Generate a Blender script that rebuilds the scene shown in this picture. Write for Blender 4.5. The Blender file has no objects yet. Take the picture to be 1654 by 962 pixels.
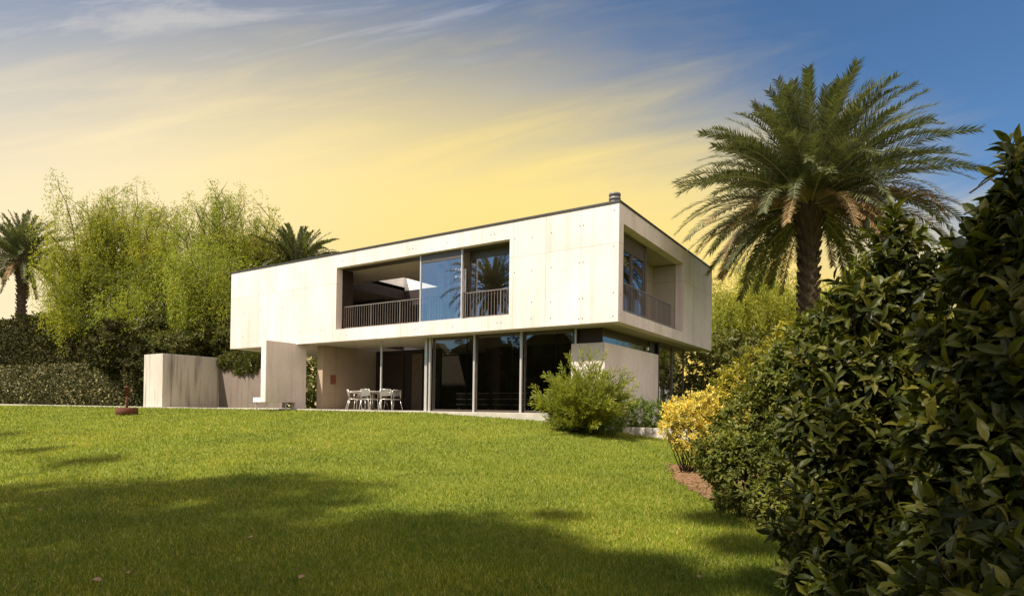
import bpy, math, random
import numpy as np
from mathutils import Vector, Matrix

random.seed(7); rng = np.random.default_rng(7)
R = math.radians
sc = bpy.context.scene
col = sc.collection

# ------------------------------------------------------------------ camera
F, YAW, PITCH, ROLL = 988.25, 0.57575, 0.01005, 0.01325
CAM = np.array([7.0932, -16.5212, 0.1335]); SY = 168.43
fw = np.array([-math.sin(YAW)*math.cos(PITCH), math.cos(YAW)*math.cos(PITCH), math.sin(PITCH)])
rt = np.array([math.cos(YAW), math.sin(YAW), 0.0]); up = np.cross(rt, fw)
RV = rt*math.cos(ROLL) + up*math.sin(ROLL); UV = -rt*math.sin(ROLL) + up*math.cos(ROLL)
cd = bpy.data.cameras.new('camera'); cam = bpy.data.objects.new('camera', cd); col.objects.link(cam)
cd.sensor_width = 36; cd.lens = F*36/1654; cd.shift_y = SY/1654; cd.clip_start = 0.05; cd.clip_end = 2000
m = Matrix.Identity(4)
for i in range(3):
    m[i][0] = RV[i]; m[i][1] = UV[i]; m[i][2] = -fw[i]; m[i][3] = CAM[i]
cam.matrix_world = m
sc.camera = cam

def ray(px, py): return fw + (px-827)/F*RV + (481+SY-py)/F*UV
def at(px, py, t): return CAM + t*ray(px, py)
def on(px, py, ax, val):
    q = ray(px, py); return CAM + (val-CAM[ax])/q[ax]*q

# ------------------------------------------------------------------ sun, world, exposure
SUN_AZ, SUN_EL = 22.0, 50.0            # sun stands left of -y (behind the camera, to the left)
S = np.array([-math.sin(R(SUN_AZ))*math.cos(R(SUN_EL)), -math.cos(R(SUN_AZ))*math.cos(R(SUN_EL)), math.sin(R(SUN_EL))])
sd = bpy.data.lights.new('sun', 'SUN'); sd.energy = 5.0; sd.angle = R(1.5); sd.color = (1.0, 0.92, 0.79)
sun = bpy.data.objects.new('sun', sd); col.objects.link(sun)
sun.rotation_euler = Vector(S).to_track_quat('Z', 'Y').to_euler()

w = bpy.data.worlds.new('World'); sc.world = w; w.use_nodes = True
nt = w.node_tree; nt.nodes.clear()
N = nt.nodes.new; LK = nt.links.new
def mth(op, a, b=None, c=None, clamp=False):
    n = N('ShaderNodeMath'); n.operation = op; n.use_clamp = clamp
    for i, v in enumerate((a, b, c)):
        if v is None: continue
        if isinstance(v, (int, float)): n.inputs[i].default_value = v
        else: LK(v, n.inputs[i])
    return n.outputs[0]
def vdot(v, c):
    n = N('ShaderNodeVectorMath'); n.operation = 'DOT_PRODUCT'; LK(v, n.inputs[0]); n.inputs[1].default_value = c
    return n.outputs['Value']
def smooth(x, a, b):
    n = N('ShaderNodeMapRange'); n.interpolation_type = 'SMOOTHSTEP'; LK(x, n.inputs[0])
    n.inputs[1].default_value = a; n.inputs[2].default_value = b; return n.outputs[0]
def mixc(f, a, b):
    n = N('ShaderNodeMix'); n.data_type = 'RGBA'
    if isinstance(f, (int, float)): n.inputs[0].default_value = f
    else: LK(f, n.inputs[0])
    for i, v in ((6, a), (7, b)):
        if isinstance(v, tuple): n.inputs[i].default_value = (*v, 1)
        else: LK(v, n.inputs[i])
    return n.outputs[2]
tc = N('ShaderNodeTexCoord'); D = tc.outputs['Generated']
sky = N('ShaderNodeTexSky'); sky.sky_type = 'NISHITA'; sky.sun_disc = False
sky.sun_elevation = R(SUN_EL); sky.sun_rotation = R(180+SUN_AZ); sky.air_density = 1.0; sky.dust_density = 0.6; sky.ozone_density = 1.5
tint = N('ShaderNodeMix'); tint.data_type = 'RGBA'; tint.blend_type = 'MULTIPLY'; tint.inputs[0].default_value = 1
LK(sky.outputs[0], tint.inputs[6]); tint.inputs[7].default_value = (0.66, 0.94, 1.14, 1)
GA = YAW + math.atan((827-600)/988)     # azimuth of the glow, left of +y
G = (-math.sin(GA), math.cos(GA), 0.0); GR = (math.cos(GA), math.sin(GA), 0.0)
s = vdot(D, GR); g = vdot(D, G); z = vdot(D, (0, 0, 1))
sp = mth('MAXIMUM', s, 0.0); sn = mth('MINIMUM', s, 0.0)
add_r = mth('MULTIPLY', mth('POWER', sp, 3.0), 0.62)
add_l = mth('MULTIPLY', mth('MULTIPLY', sn, sn), 0.45)
gp = mth('MAXIMUM', g, 0.05); uu = mth('DIVIDE', s, gp); vv = mth('DIVIDE', z, gp)
ww = mth('SUBTRACT', vv, mth('MULTIPLY', uu, 0.33))
cx_ = N('ShaderNodeCombineXYZ'); LK(mth('MULTIPLY', uu, 1.1), cx_.inputs[0]); LK(mth('MULTIPLY', ww, 8.0), cx_.inputs[1]); cx_.inputs[2].default_value = 9.4
nz = N('ShaderNodeTexNoise'); LK(cx_.outputs[0], nz.inputs[0]); nz.inputs['Scale'].default_value = 1.5; nz.inputs['Detail'].default_value = 8; nz.inputs['Roughness'].default_value = 0.6; nz.inputs['Distortion'].default_value = 0.5
zz = mth('ADD', mth('ADD', z, add_r), mth('ADD', add_l, mth('MULTIPLY', mth('SUBTRACT', nz.outputs[0], 0.5), 0.16)))
front = smooth(g, -0.15, 0.45)
veil = mth('MULTIPLY', mth('SUBTRACT', 1.0, smooth(zz, 0.31, 0.60)), front)
left = smooth(mth('MULTIPLY', s, -1.0), -0.2, 0.5)
yel = mixc(smooth(z, 0.05, 0.36), (1.0, 0.69, 0.145), (0.99, 0.77, 0.27))
veilc = mixc(left, yel, (1.0, 0.83, 0.52))
# thin high cloud
wisp = mth('MULTIPLY', smooth(nz.outputs[0], 0.49, 0.66), mth('MULTIPLY', front, mth('SUBTRACT', 1.0, smooth(s, -0.2, 0.45))))
bg1 = N('ShaderNodeBackground'); LK(tint.outputs[2], bg1.inputs[0]); bg1.inputs[1].default_value = 0.063
bg2 = N('ShaderNodeBackground'); LK(veilc, bg2.inputs[0]); bg2.inputs[1].default_value = 0.645
bg3 = N('ShaderNodeBackground'); bg3.inputs[0].default_value = (0.82, 0.79, 0.76, 1); bg3.inputs[1].default_value = 0.50
ms1 = N('ShaderNodeMixShader'); LK(mth('ADD', mth('MULTIPLY', wisp, 0.55), mth('MULTIPLY', mth('MULTIPLY', front, mth('SUBTRACT', 1.0, smooth(s, -0.1, 0.6))), 0.10)), ms1.inputs[0]); LK(bg1.outputs[0], ms1.inputs[1]); LK(bg3.outputs[0], ms1.inputs[2])
ms2 = N('ShaderNodeMixShader'); LK(mth('MULTIPLY', veil, 0.97), ms2.inputs[0]); LK(ms1.outputs[0], ms2.inputs[1]); LK(bg2.outputs[0], ms2.inputs[2])
wo = N('ShaderNodeOutputWorld'); WD = Vector((0.85, -0.45, 0.25)).normalized()      # added warm fill glow in the unseen sky, lifts the shaded right-hand faces
fill_lobe = mth('MULTIPLY', mth('POWER', mth('MAXIMUM', vdot(D, tuple(WD)), 0.0), 1.6), smooth(z, -0.05, 0.1))
bg4 = N('ShaderNodeBackground'); bg4.inputs[0].default_value = (1.0, 0.75, 0.57, 1); LK(mth('MULTIPLY', fill_lobe, 1.12), bg4.inputs[1])
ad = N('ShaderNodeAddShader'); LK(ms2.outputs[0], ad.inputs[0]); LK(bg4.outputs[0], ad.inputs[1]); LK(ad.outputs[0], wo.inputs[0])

sc.view_settings.view_transform = 'Standard'; sc.view_settings.look = 'None'
sc.view_settings.exposure = 0.74; sc.view_settings.gamma = 1; sc.view_settings.use_curve_mapping = False
sc.render.engine = 'CYCLES'
sc.cycles.max_bounces = 6; sc.cycles.transparent_max_bounces = 16; sc.cycles.diffuse_bounces = 3; sc.cycles.glossy_bounces = 3

# ------------------------------------------------------------------ material helpers
class M_:
    def __init__(s, name):
        s.m = bpy.data.materials.new(name); s.m.use_nodes = True; s.t = s.m.node_tree; s.t.nodes.clear()
        s.out = s.t.nodes.new('ShaderNodeOutputMaterial')
    def n(s, ty, **k):
        n = s.t.nodes.new(ty)
        for a, v in k.items(): setattr(n, a, v)
        return n
    def l(s, a, b): s.t.links.new(a, b)
    def noise(s, scale, detail=4, rough=.55, vec=None, sc3=None, coord='Object'):
        n = s.n('ShaderNodeTexNoise'); n.inputs['Scale'].default_value = scale; n.inputs['Detail'].default_value = detail; n.inputs['Roughness'].default_value = rough
        if vec is None:
            t = s.n('ShaderNodeTexCoord'); vec = t.outputs[coord]
        if sc3:
            mp = s.n('ShaderNodeMapping'); s.l(vec, mp.inputs[0]); mp.inputs['Scale'].default_value = sc3; vec = mp.outputs[0]
        s.l(vec, n.inputs[0]); return n.outputs[0]
    def ramp(s, x, stops):
        r = s.n('ShaderNodeValToRGB'); s.l(x, r.inputs[0]); e = r.color_ramp.elements
        while len(e) < len(stops): e.new(0.5)
        for el, (p, c) in zip(e, stops): el.position = p; el.color = (*c, 1) if len(c) == 3 else c
        return r.outputs[0]
    def mix(s, f, a, b, mode='MIX'):
        n = s.n('ShaderNodeMix', data_type='RGBA', blend_type=mode)
        for i, v in ((0, f), (6, a), (7, b)):
            if isinstance(v, (int, float)): n.inputs[i].default_value = v
            elif isinstance(v, tuple): n.inputs[i].default_value = (*v, 1)
            else: s.l(v, n.inputs[i])
        return n.outputs[2]
    def pbsdf(s, colr, rough=.7, metal=0, spec=.5, bump=None, bstr=.3, bdist=.01):
        p = s.n('ShaderNodeBsdfPrincipled')
        if isinstance(colr, tuple): p.inputs['Base Color'].default_value = (*colr, 1)
        else: s.l(colr, p.inputs['Base Color'])
        if isinstance(rough, (int, float)): p.inputs['Roughness'].default_value = rough
        else: s.l(rough, p.inputs['Roughness'])
        p.inputs['Metallic'].default_value = metal; p.inputs['Specular IOR Level'].default_value = spec
        if bump is not None:
            b = s.n('ShaderNodeBump'); b.inputs['Strength'].default_value = bstr; b.inputs['Distance'].default_value = bdist
            s.l(bump, b.inputs['Height']); s.l(b.outputs[0], p.inputs['Normal'])
        s.l(p.outputs[0], s.out.inputs[0]); return p

def concrete(name, light, dark, stain=.35, streak=(.16, .13, .10), panel=True):
    a = M_(name)
    tc = a.n('ShaderNodeTexCoord'); o = tc.outputs['Object']
    sx = a.n('ShaderNodeSeparateXYZ'); a.l(o, sx.inputs[0])
    add = a.n('ShaderNodeMath', operation='ADD'); a.l(sx.outputs[0], add.inputs[0]); a.l(sx.outputs[1], add.inputs[1])
    cx = a.n('ShaderNodeCombineXYZ'); a.l(add.outputs[0], cx.inputs[0]); a.l(sx.outputs[2], cx.inputs[1])
    big = a.noise(.55, 6, .6, vec=o); fine = a.noise(9, 6, .65, vec=o)
    st = a.noise(1.0, 5, .6, vec=o, sc3=(3.2, 3.2, .22))
    base = a.ramp(big, [(.3, dark), (.62, light)])
    base = a.mix(.35, base, a.ramp(fine, [(.3, tuple(c*.78 for c in light)), (.7, light)]))
    if panel:
        br = a.n('ShaderNodeTexBrick'); a.l(cx.outputs[0], br.inputs[0]); br.offset = 0; br.inputs['Scale'].default_value = 1
        br.inputs['Brick Width'].default_value = 1.22; br.inputs['Row Height'].default_value = 5.0; br.inputs['Mortar Size'].default_value = .009
        br.inputs['Color1'].default_value = (1, 1, 1, 1); br.inputs['Color2'].default_value = (.90, .89, .87, 1); br.inputs['Mortar'].default_value = (.55, .52, .48, 1)
        base = a.mix(.8, base, br.outputs[0], 'MULTIPLY')
    sm = a.ramp(st, [(.50, (0, 0, 0)), (.74, (1, 1, 1))])
    f = a.n('ShaderNodeMath', operation='MULTIPLY'); a.l(sm, f.inputs[0]); f.inputs[1].default_value = stain
    base = a.mix(f.outputs[0], base, streak)
    a.pbsdf(base, .82, spec=.25, bump=fine, bstr=.35, bdist=.006)
    return a.m
M = {}
M['concrete'] = concrete('board_concrete', (.73, .64, .585), (.56, .48, .425), .40, (.36, .26, .19))
M['concrete_side'] = M['concrete']
M['stained'] = concrete('stained_concrete', (.56, .50, .42), (.42, .37, .31), .85, (.085, .065, .05), False)
M['patio'] = concrete('shade_darkened_patio_concrete', (.38, .29, .20), (.30, .23, .155), .15, (.15, .1, .06))  # house concrete in browner tone, the patio's deep shade put into its colour
M['stained_shade_tint'] = concrete('shade_darkened_garden_wall', (.20, .155, .125), (.13, .10, .08), .6, (.05, .035, .028), False)  # foliage shade put into the base colour; the streaks are staining
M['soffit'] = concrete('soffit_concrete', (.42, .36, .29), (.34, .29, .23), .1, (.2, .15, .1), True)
def simple(name, c, rough=.6, metal=0, spec=.5, var=.15, scale=6, bump=True):
    a = M_(name); nz = a.noise(scale, 5)
    cc = a.ramp(nz, [(.3, tuple(x*(1-var) for x in c)), (.7, tuple(min(1, x*(1+var)) for x in c))])
    a.pbsdf(cc, rough, metal, spec, nz if bump else None, .2, .003); return a.m
M['cap'] = simple('roof_flashing', (.05, .045, .045), .5, .4)
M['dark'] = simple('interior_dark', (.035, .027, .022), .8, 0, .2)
M['interior'] = simple('interior_plaster', (.17, .13, .10), .85, 0, .2)
M['door'] = simple('dark_wood', (.03, .018, .014), .5, 0, .4, .3, 14)
M['panelwood'] = simple('brown_panel', (.12, .085, .05), .5, 0, .4, .2)
M['frame'] = simple('anodised_frame', (.62, .58, .53), .35, .55, .5, .05)
M['framedark'] = simple('bronze_frame', (.12, .095, .075), .4, .5, .5, .1)
M['rail'] = simple('railing_steel', (.25, .20, .16), .4, .5, .5, .08)
M['steel'] = simple('brushed_aluminium', (.56, .52, .47), .35, .7, .5, .05)
M['rust'] = simple('rusted_steel', (.11, .042, .022), .85, 0, .2, .45, 25)
M['rustpanel'] = simple('rust_plaque', (.20, .07, .035), .7, 0, .3, .2)
M['white'] = simple('white_render', (.80, .77, .70), .8, 0, .2, .04)
M['curtain'] = simple('sheer_curtain', (.84, .84, .86), .9, 0, .1, .08, 3)
M['sofa'] = simple('dark_upholstery', (.06, .05, .045), .8, 0, .2)
M['soil'] = simple('soil', (.20, .115, .06), .95, 0, .1, .5, 18)
M['paving'] = simple('paving', (.40, .36, .30), .85, 0, .2, .15, 3)
M['deadleaf'] = simple('dry_leaf', (.34, .20, .10), .7, 0, .3, .4, 40)
M['hole'] = simple('tie_hole', (.10, .08, .07), .9, 0, .1)
M['zinc'] = simple('zinc_flue', (.16, .15, .145), .55, .3)

def glass(name, refl, tint=(.55, .60, .58), gtint=(.82, .90, 1.0)):
    a = M_(name); tr = a.n('ShaderNodeBsdfTransparent'); tr.inputs[0].default_value = (*tint, 1)
    gl = a.n('ShaderNodeBsdfGlossy'); gl.inputs['Roughness'].default_value = .0; gl.inputs[0].default_value = (*gtint, 1)
    lw = a.n('ShaderNodeFresnel'); lw.inputs[0].default_value = 1.5
    mr = a.n('ShaderNodeMapRange'); a.l(lw.outputs[0], mr.inputs[0]); mr.inputs[3].default_value = refl; mr.inputs[4].default_value = 1
    nz = a.noise(.6, 2); b = a.n('ShaderNodeBump'); b.inputs['Strength'].default_value = .02; b.inputs['Distance'].default_value = .05
    a.l(nz, b.inputs['Height']); a.l(b.outputs[0], gl.inputs['Normal'])
    mx = a.n('ShaderNodeMixShader'); a.l(mr.outputs[0], mx.inputs[0]); a.l(tr.outputs[0], mx.inputs[1]); a.l(gl.outputs[0], mx.inputs[2])
    a.l(mx.outputs[0], a.out.inputs[0]); return a.m
M['glass_up'] = glass('coated_glass', .28, (.70, .72, .72), (.98, .93, .96))
M['glass_dn'] = glass('clear_glass', .085, (.42, .42, .38), (1, 1, 1))

def leafm(name, cols, trans=.35, rough=.45, spec=.4, gl_scale=.5, tcol=None, patchy=False):
    a = M_(name); ge = a.n('ShaderNodeNewGeometry')
    k = len(cols); st = [(i/(k-1), c) for i, c in enumerate(cols)]
    c1 = a.ramp(ge.outputs['Random Per Island'], st)
    nz = a.noise(gl_scale, 3)
    c1 = a.mix(1.0, c1, a.ramp(nz, [(.3, (.72, .76, .72)), (.7, (1.25, 1.18, 1.05))]), 'MULTIPLY')
    if patchy:      # worn, dry and lush patches of the turf itself
        c1 = a.mix(1.0, c1, a.ramp(a.noise(.28, 5, .7), [(.36, (.74, .84, .80)), (.5, (1, 1, 1)), (.66, (1.22, 1.10, 1.05))]), 'MULTIPLY')
        f = a.ramp(a.noise(2.2, 6, .7), [(.60, (0, 0, 0)), (.72, (.55, .55, .55))]); c1 = a.mix(f, c1, (.30, .26, .10))
        f = a.ramp(a.noise(5.5, 4, .6), [(.60, (0, 0, 0)), (.70, (.6, .6, .6))]); c1 = a.mix(f, c1, (.07, .13, .02))
    p = a.pbsdf(c1, rough, 0, spec)
    t = a.n('ShaderNodeBsdfTranslucent')
    a.l(a.mix(1.0, c1, tcol or (1.25, 1.3, .5), 'MULTIPLY'), t.inputs[0])
    mx = a.n('ShaderNodeMixShader'); mx.inputs[0].default_value = trans
    a.l(p.outputs[0], mx.inputs[1]); a.l(t.outputs[0], mx.inputs[2]); a.l(mx.outputs[0], a.out.inputs[0]); return a.m
M['l_palm'] = leafm('palm_leaflet', [(.055, .07, .032), (.10, .115, .055), (.17, .175, .09)], .2, .4, .5)
M['l_palmdry'] = leafm('dry_palm_leaflet', [(.22, .13, .06), (.30, .20, .10), (.14, .10, .04)], .2, .6, .3, tcol=(1.1, 1, .7))
M['l_willow'] = leafm('willow_leaf', [(.21, .235, .035), (.33, .34, .05), (.45, .41, .08)], .55, .5, .3)
M['l_willow2'] = leafm('willow_leaf_green', [(.17, .21, .028), (.28, .31, .045), (.40, .39, .06)], .45, .5, .3)
M['l_dark'] = leafm('hedge_leaf', [(.024, .026, .008), (.042, .042, .012), (.07, .068, .018)], .1, .7, .1)
M['l_ivy'] = leafm('variegated_leaf', [(.035, .04, .018), (.05, .055, .02), (.09, .08, .035), (.36, .32, .17)], .1, .7, .1)
M['l_olive'] = leafm('olive_leaf', [(.05, .055, .012), (.09, .095, .018), (.15, .15, .03)], .3, .5, .3)
M['l_laurel'] = leafm('laurel_leaf', [(.022, .030, .005), (.038, .046, .007), (.078, .088, .012), (.13, .115, .018)], .35, .45, .25, 1.5)
M['l_small'] = leafm('shrub_leaf', [(.055, .068, .010), (.10, .115, .016), (.20, .20, .03)], .35, .5, .3, 1.5)
M['l_lime'] = leafm('lime_leaf', [(.15, .16, .02), (.28, .25, .03), (.46, .37, .05)], .4, .4, .4, 1.2)
M['l_gold'] = leafm('golden_leaf', [(.62, .48, .05), (.80, .65, .10), (.88, .78, .30), (.42, .40, .05)], .35, .45, .4, 1.5, tcol=(1.1, 1, .6))
M['l_juniper'] = leafm('juniper_spray', [(.15, .19, .025), (.24, .27, .035), (.38, .36, .06)], .35, .5, .3, 1.5)
M['l_mid'] = leafm('soft_green_leaf', [(.075, .095, .016), (.13, .15, .024), (.20, .20, .035)], .4, .6, .2)
M['l_lowhedge'] = leafm('low_hedge_leaf', [(.08, .13, .022), (.12, .18, .03), (.18, .23, .04)], .3, .5, .3, 1.5)
M['grass'] = leafm('grass_blade', [(.098, .158, .010), (.160, .212, .015), (.25, .28, .024), (.44, .40, .11)], .4, .5, .3, .7, patchy=True)
M['l_shade'] = leafm('broad_leaf', [(.03, .05, .012), (.06, .08, .02)], .3, .5, .3)
def bark(name, c, sc3=(6, 6, 1.2)):
    a = M_(name); nz = a.noise(2.5, 6, .7, sc3=sc3)
    a.pbsdf(a.ramp(nz, [(.3, tuple(x*.55 for x in c)), (.7, tuple(x*1.35 for x in c))]), .9, 0, .15, nz, .8, .03); return a.m
M['bark'] = bark('bark', (.10, .075, .05)); M['palmbark'] = bark('palm_bark', (.085, .06, .038)); M['twig'] = bark('twig', (.07, .05, .03))
M['rachis'] = simple('frond_stalk', (.24, .21, .10), .5, 0, .3)

# ------------------------------------------------------------------ object helpers
def tag(o, label=None, cat=None, group=None, kind=None):
    for k, v in (('label', label), ('category', cat), ('group', group), ('kind', kind)):
        if v: o[k] = v
    return o
def thing(name, label, cat, loc=(0, 0, 0), group=None, rz=0):
    o = bpy.data.objects.new(name, None); col.objects.link(o); o.location = loc; o.rotation_euler[2] = rz; o.empty_display_size = .2
    return tag(o, label, cat, group)
def link(name, me, mats, parent=None):
    o = bpy.data.objects.new(name, me); col.objects.link(o)
    for mm in (mats if isinstance(mats, (list, tuple)) else [mats]): me.materials.append(mm)
    if parent: o.parent = parent
    return o
def copy_tree(o, parent=None):
    c = o.copy(); col.objects.link(c); c.parent = parent
    for ch in list(o.children): copy_tree(ch, c)
    return c
class MB:
    """collects boxes and tubes for ONE mesh"""
    def __init__(s): s.v = []; s.f = []; s.mi = []; s.sm = []
    def box(s, x0, x1, y0, y1, z0, z1, mi=0):
        b = len(s.v); s.v += [(x, y, z) for z in (z0, z1) for y in (y0, y1) for x in (x0, x1)]
        for q in ((0, 2, 3, 1), (4, 5, 7, 6), (0, 1, 5, 4), (2, 6, 7, 3), (0, 4, 6, 2), (1, 3, 7, 5)):
            s.f.append(tuple(b+i for i in q)); s.mi.append(mi); s.sm.append(False)
        return s
    def tube(s, pts, rad, n=8, mi=0, cap=True, smooth=True):
        pts = [Vector(p) for p in pts]; b = len(s.v)
        if isinstance(rad, (int, float)): rad = [rad]*len(pts)
        u = None
        for i, p in enumerate(pts):
            d = (pts[min(i+1, len(pts)-1)]-pts[max(i-1, 0)]).normalized()
            if u is None: u = d.orthogonal().normalized()
            u = (u-d*u.dot(d)); u = u.normalized() if u.length > 1e-6 else d.orthogonal().normalized()
            v = d.cross(u)
            for k in range(n):
                a = 2*math.pi*k/n; s.v.append(tuple(p+(u*math.cos(a)+v*math.sin(a))*rad[i]))
        for i in range(len(pts)-1):
            for k in range(n):
                k2 = (k+1) % n; s.f.append((b+i*n+k, b+i*n+k2, b+(i+1)*n+k2, b+(i+1)*n+k)); s.mi.append(mi); s.sm.append(smooth)
        if cap:
            s.f.append(tuple(b+k for k in range(n))[::-1]); s.mi.append(mi); s.sm.append(False)
            e = b+(len(pts)-1)*n; s.f.append(tuple(e+k for k in range(n))); s.mi.append(mi); s.sm.append(False)
        return s
    def lathe(s, prof, c=(0, 0, 0), n=24, mi=0):
        b = len(s.v)
        for r, z in prof:
            for k in range(n):
                a = 2*math.pi*k/n; s.v.append((c[0]+r*math.cos(a), c[1]+r*math.sin(a), c[2]+z))
        for i in range(len(prof)-1):
            for k in range(n):
                k2 = (k+1) % n; s.f.append((b+i*n+k, b+i*n+k2, b+(i+1)*n+k2, b+(i+1)*n+k)); s.mi.append(mi); s.sm.append(True)
        return s
    def build(s, name, mats, parent=None, bevel=0):
        me = bpy.data.meshes.new(name); me.from_pydata(s.v, [], s.f)
        me.polygons.foreach_set('material_index', s.mi); me.polygons.foreach_set('use_smooth', s.sm); me.update()
        o = link(name, me, mats, parent)
        if bevel:
            bv = o.modifiers.new('bevel', 'BEVEL'); bv.width = bevel; bv.segments = 2; bv.limit_method = 'ANGLE'
        return o

def stamp(name, tv, tf, P, dirs, nrm, L, W, mats, parent=None, smooth=False, H=None):
    """stamps a small leaf template at many frames into one mesh"""
    n = len(P); tv = np.array(tv, float)
    d = dirs/np.maximum(np.linalg.norm(dirs, axis=1, keepdims=True), 1e-9)
    sd_ = np.cross(d, nrm); sd_ /= np.maximum(np.linalg.norm(sd_, axis=1, keepdims=True), 1e-9)
    nn = np.cross(sd_, d)
    H = L if H is None else H
    V = P[:, None, :] + tv[None, :, 0, None]*sd_[:, None, :]*W[:, None, None] + tv[None, :, 1, None]*d[:, None, :]*L[:, None, None] + tv[None, :, 2, None]*nn[:, None, :]*H[:, None, None]
    V = V.reshape(-1, 3); k = len(tv)
    fl = np.array([i for f in tf for i in f]); fs = np.array([len(f) for f in tf])
    loops = (fl[None, :]+(np.arange(n)*k)[:, None]).ravel(); sizes = np.tile(fs, n)
    me = bpy.data.meshes.new(name); me.vertices.add(len(V)); me.vertices.foreach_set('co', V.ravel().astype(np.float32))
    me.loops.add(len(loops)); me.loops.foreach_set('vertex_index', loops.astype(np.int32))
    me.polygons.add(len(sizes)); me.polygons.foreach_set('loop_start', np.concatenate(([0], np.cumsum(sizes)[:-1])).astype(np.int32))
    me.polygons.foreach_set('loop_total', sizes.astype(np.int32))
    me.polygons.foreach_set('use_smooth', np.full(len(sizes), smooth))
    me.update(calc_edges=True)
    return link(name, me, mats, parent)
LEAF_S = ([(0, 0, 0), (.5, .45, .12), (0, 1, -.08), (-.5, .45, .12)], [(0, 1, 2), (0, 2, 3)])       # small folded leaf
LEAF_B = ([(0, 0, 0), (.36, .22, .05), (0, .24, -.02), (-.36, .22, .05), (.5, .52, .05), (0, .55, -.02), (-.5, .52, .05), (.3, .82, -.02), (0, .84, -.08), (-.3, .82, -.02), (0, 1.05, -.2)],
          [(0, 1, 2), (0, 2, 3), (1, 4, 5, 2), (3, 2, 5, 6), (4, 7, 8, 5), (6, 5, 8, 9), (7, 10, 8), (9, 8, 10)])
BLADE = ([(-.5, 0, 0), (.5, 0, 0), (.32, .55, .06), (-.32, .55, .06), (0, 1, .25)], [(0, 1, 2, 3), (3, 2, 4)])
STRIP = ([(-.35, 0, 0), (.35, 0, 0), (.5, .4, 0), (-.5, .4, 0), (0, 1, -.12)], [(0, 1, 2, 3), (3, 2, 4)])
def unit(v): return v/np.maximum(np.linalg.norm(v, axis=-1, keepdims=True), 1e-9)
def rnd_unit(n): return unit(rng.normal(size=(n, 3)))

# ------------------------------------------------------------------ terrain
XS = [-80, -25, -14, -7, -2.2, 1.2, 4, 8, 15, 60]; ZS = [-.10, -.05, -.03, -.03, -.22, -.62, -.85, -1.05, -1.2, -1.3]
def gz(x, y):
    x = np.asarray(x, float); y = np.asarray(y, float)
    z0 = np.interp(x, XS, ZS); k = np.clip(-(y+.3)/15.5, 0, 1); k = k**1.15
    return z0 + (-1.47-z0)*k + .018*np.sin(x*.9+y*.6)*np.sin(y*.8-x*.35)*np.clip(k*6, 0, 1)
def ground_hit(px, py):
    q = ray(px, py); t = 2.0
    while t < 200:
        p = CAM+t*q
        if p[2] <= gz(p[0], p[1]): return p
        t += .03
    return CAM+40*q
gx = np.unique(np.concatenate((np.linspace(-400, -50, 12), np.linspace(-50, 22, 145), np.linspace(22, 400, 12))))
gy = np.unique(np.concatenate((np.linspace(-400, -30, 12), np.linspace(-30, 4, 86), np.linspace(4, 500, 16))))
X, Y = np.meshgrid(gx, gy); Z = gz(X, Y) - .02
me = bpy.data.meshes.new('ground'); nx = len(gx); ny = len(gy)
me.from_pydata(np.stack((X, Y, Z), -1).reshape(-1, 3).tolist(), [], [(j*nx+i, j*nx+i+1, (j+1)*nx+i+1, (j+1)*nx+i) for j in range(ny-1) for i in range(nx-1)])
a = M_('lawn_soil'); n1 = a.noise(1.2, 6); n2 = a.noise(40, 4)
a.pbsdf(a.mix(.4, a.ramp(n1, [(.3, (.10, .14, .012)), (.7, (.18, .20, .02))]), a.ramp(n2, [(.3, (.06, .07, .012)), (.7, (.22, .21, .03))])), .95, 0, .1, n2, .6, .03)
go = link('ground', me, a.m); go.data.polygons.foreach_set('use_smooth', [True]*len(me.polygons)); tag(go, kind='structure')

# soil strip under the right hand shrubs, follows the terrain
SOIL = [(1078, 748), (1092, 775), (1135, 800), (1225, 845), (1310, 900), (1380, 975)]
sp_ = [ground_hit(*p) for p in SOIL]
rows = []
for i in range(len(sp_)-1):
    for k in range(8):
        t = k/8; p = sp_[i]*(1-t)+sp_[i+1]*t; p = p+np.array([math.sin(i*3+k*1.7)*.06, 0, 0]); rows.append([(p[0]+dx, p[1]+dx*.35) for dx in np.linspace(0, 6, 14)])
vs = [(x, y, float(gz(x, y))-.012) for r in rows for x, y in r]; k = 14
me = bpy.data.meshes.new('soil'); me.from_pydata(vs, [], [(j*k+i, j*k+i+1, (j+1)*k+i+1, (j+1)*k+i) for j in range(len(rows)-1) for i in range(k-1)])
tag(link('soil', me, M['soil']), kind='structure')
soil_edge_y = np.array([p[1] for p in sp_])[::-1]; soil_edge_x = np.array([p[0] for p in sp_])[::-1]

# terrace and path
tag(MB().box(-19.6, -2.05, -.32, 9.9, -.30, 0.0).build('terrace', M['paving'], bevel=.01), kind='structure')
tag(MB().box(-60, -19.62, -.35, .35, -.35, -.02).build('path', M['paving']), kind='structure')

# ------------------------------------------------------------------ house
L_, W_, ZB, ZT = 19.13, 9.97, 2.70, 6.17
house = thing('concrete_house', 'two storey board marked concrete house with cantilevered upper box and long recessed balcony', 'house')
def holes(mb, pts, r=.021):
    for (ax, u, v, off) in pts:
        n = 10; b = len(mb.v)
        for k in range(n):
            a_ = 2*math.pi*k/n; du, dv = math.cos(a_)*r, math.sin(a_)*r
            mb.v.append((u+du, off, v+dv) if ax == 'y' else (off, u+du, v+dv))
        q = tuple(range(b, b+n)); mb.f.append(q if ax == 'y' else q); mb.mi.append(1); mb.sm.append(False)
OX0, OX1, OZ0, OZ1 = -12.02, -3.80, 3.175, 5.625
fwall = MB()
T = .30
fwall.box(-L_, OX0, 0, T, ZB, ZT); fwall.box(OX1, 0, 0, T, ZB, ZT)
fwall.box(OX0, OX1, 0, T, ZB, OZ0); fwall.box(OX0, OX1, 0, T, OZ1, ZT)
hp = []
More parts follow.
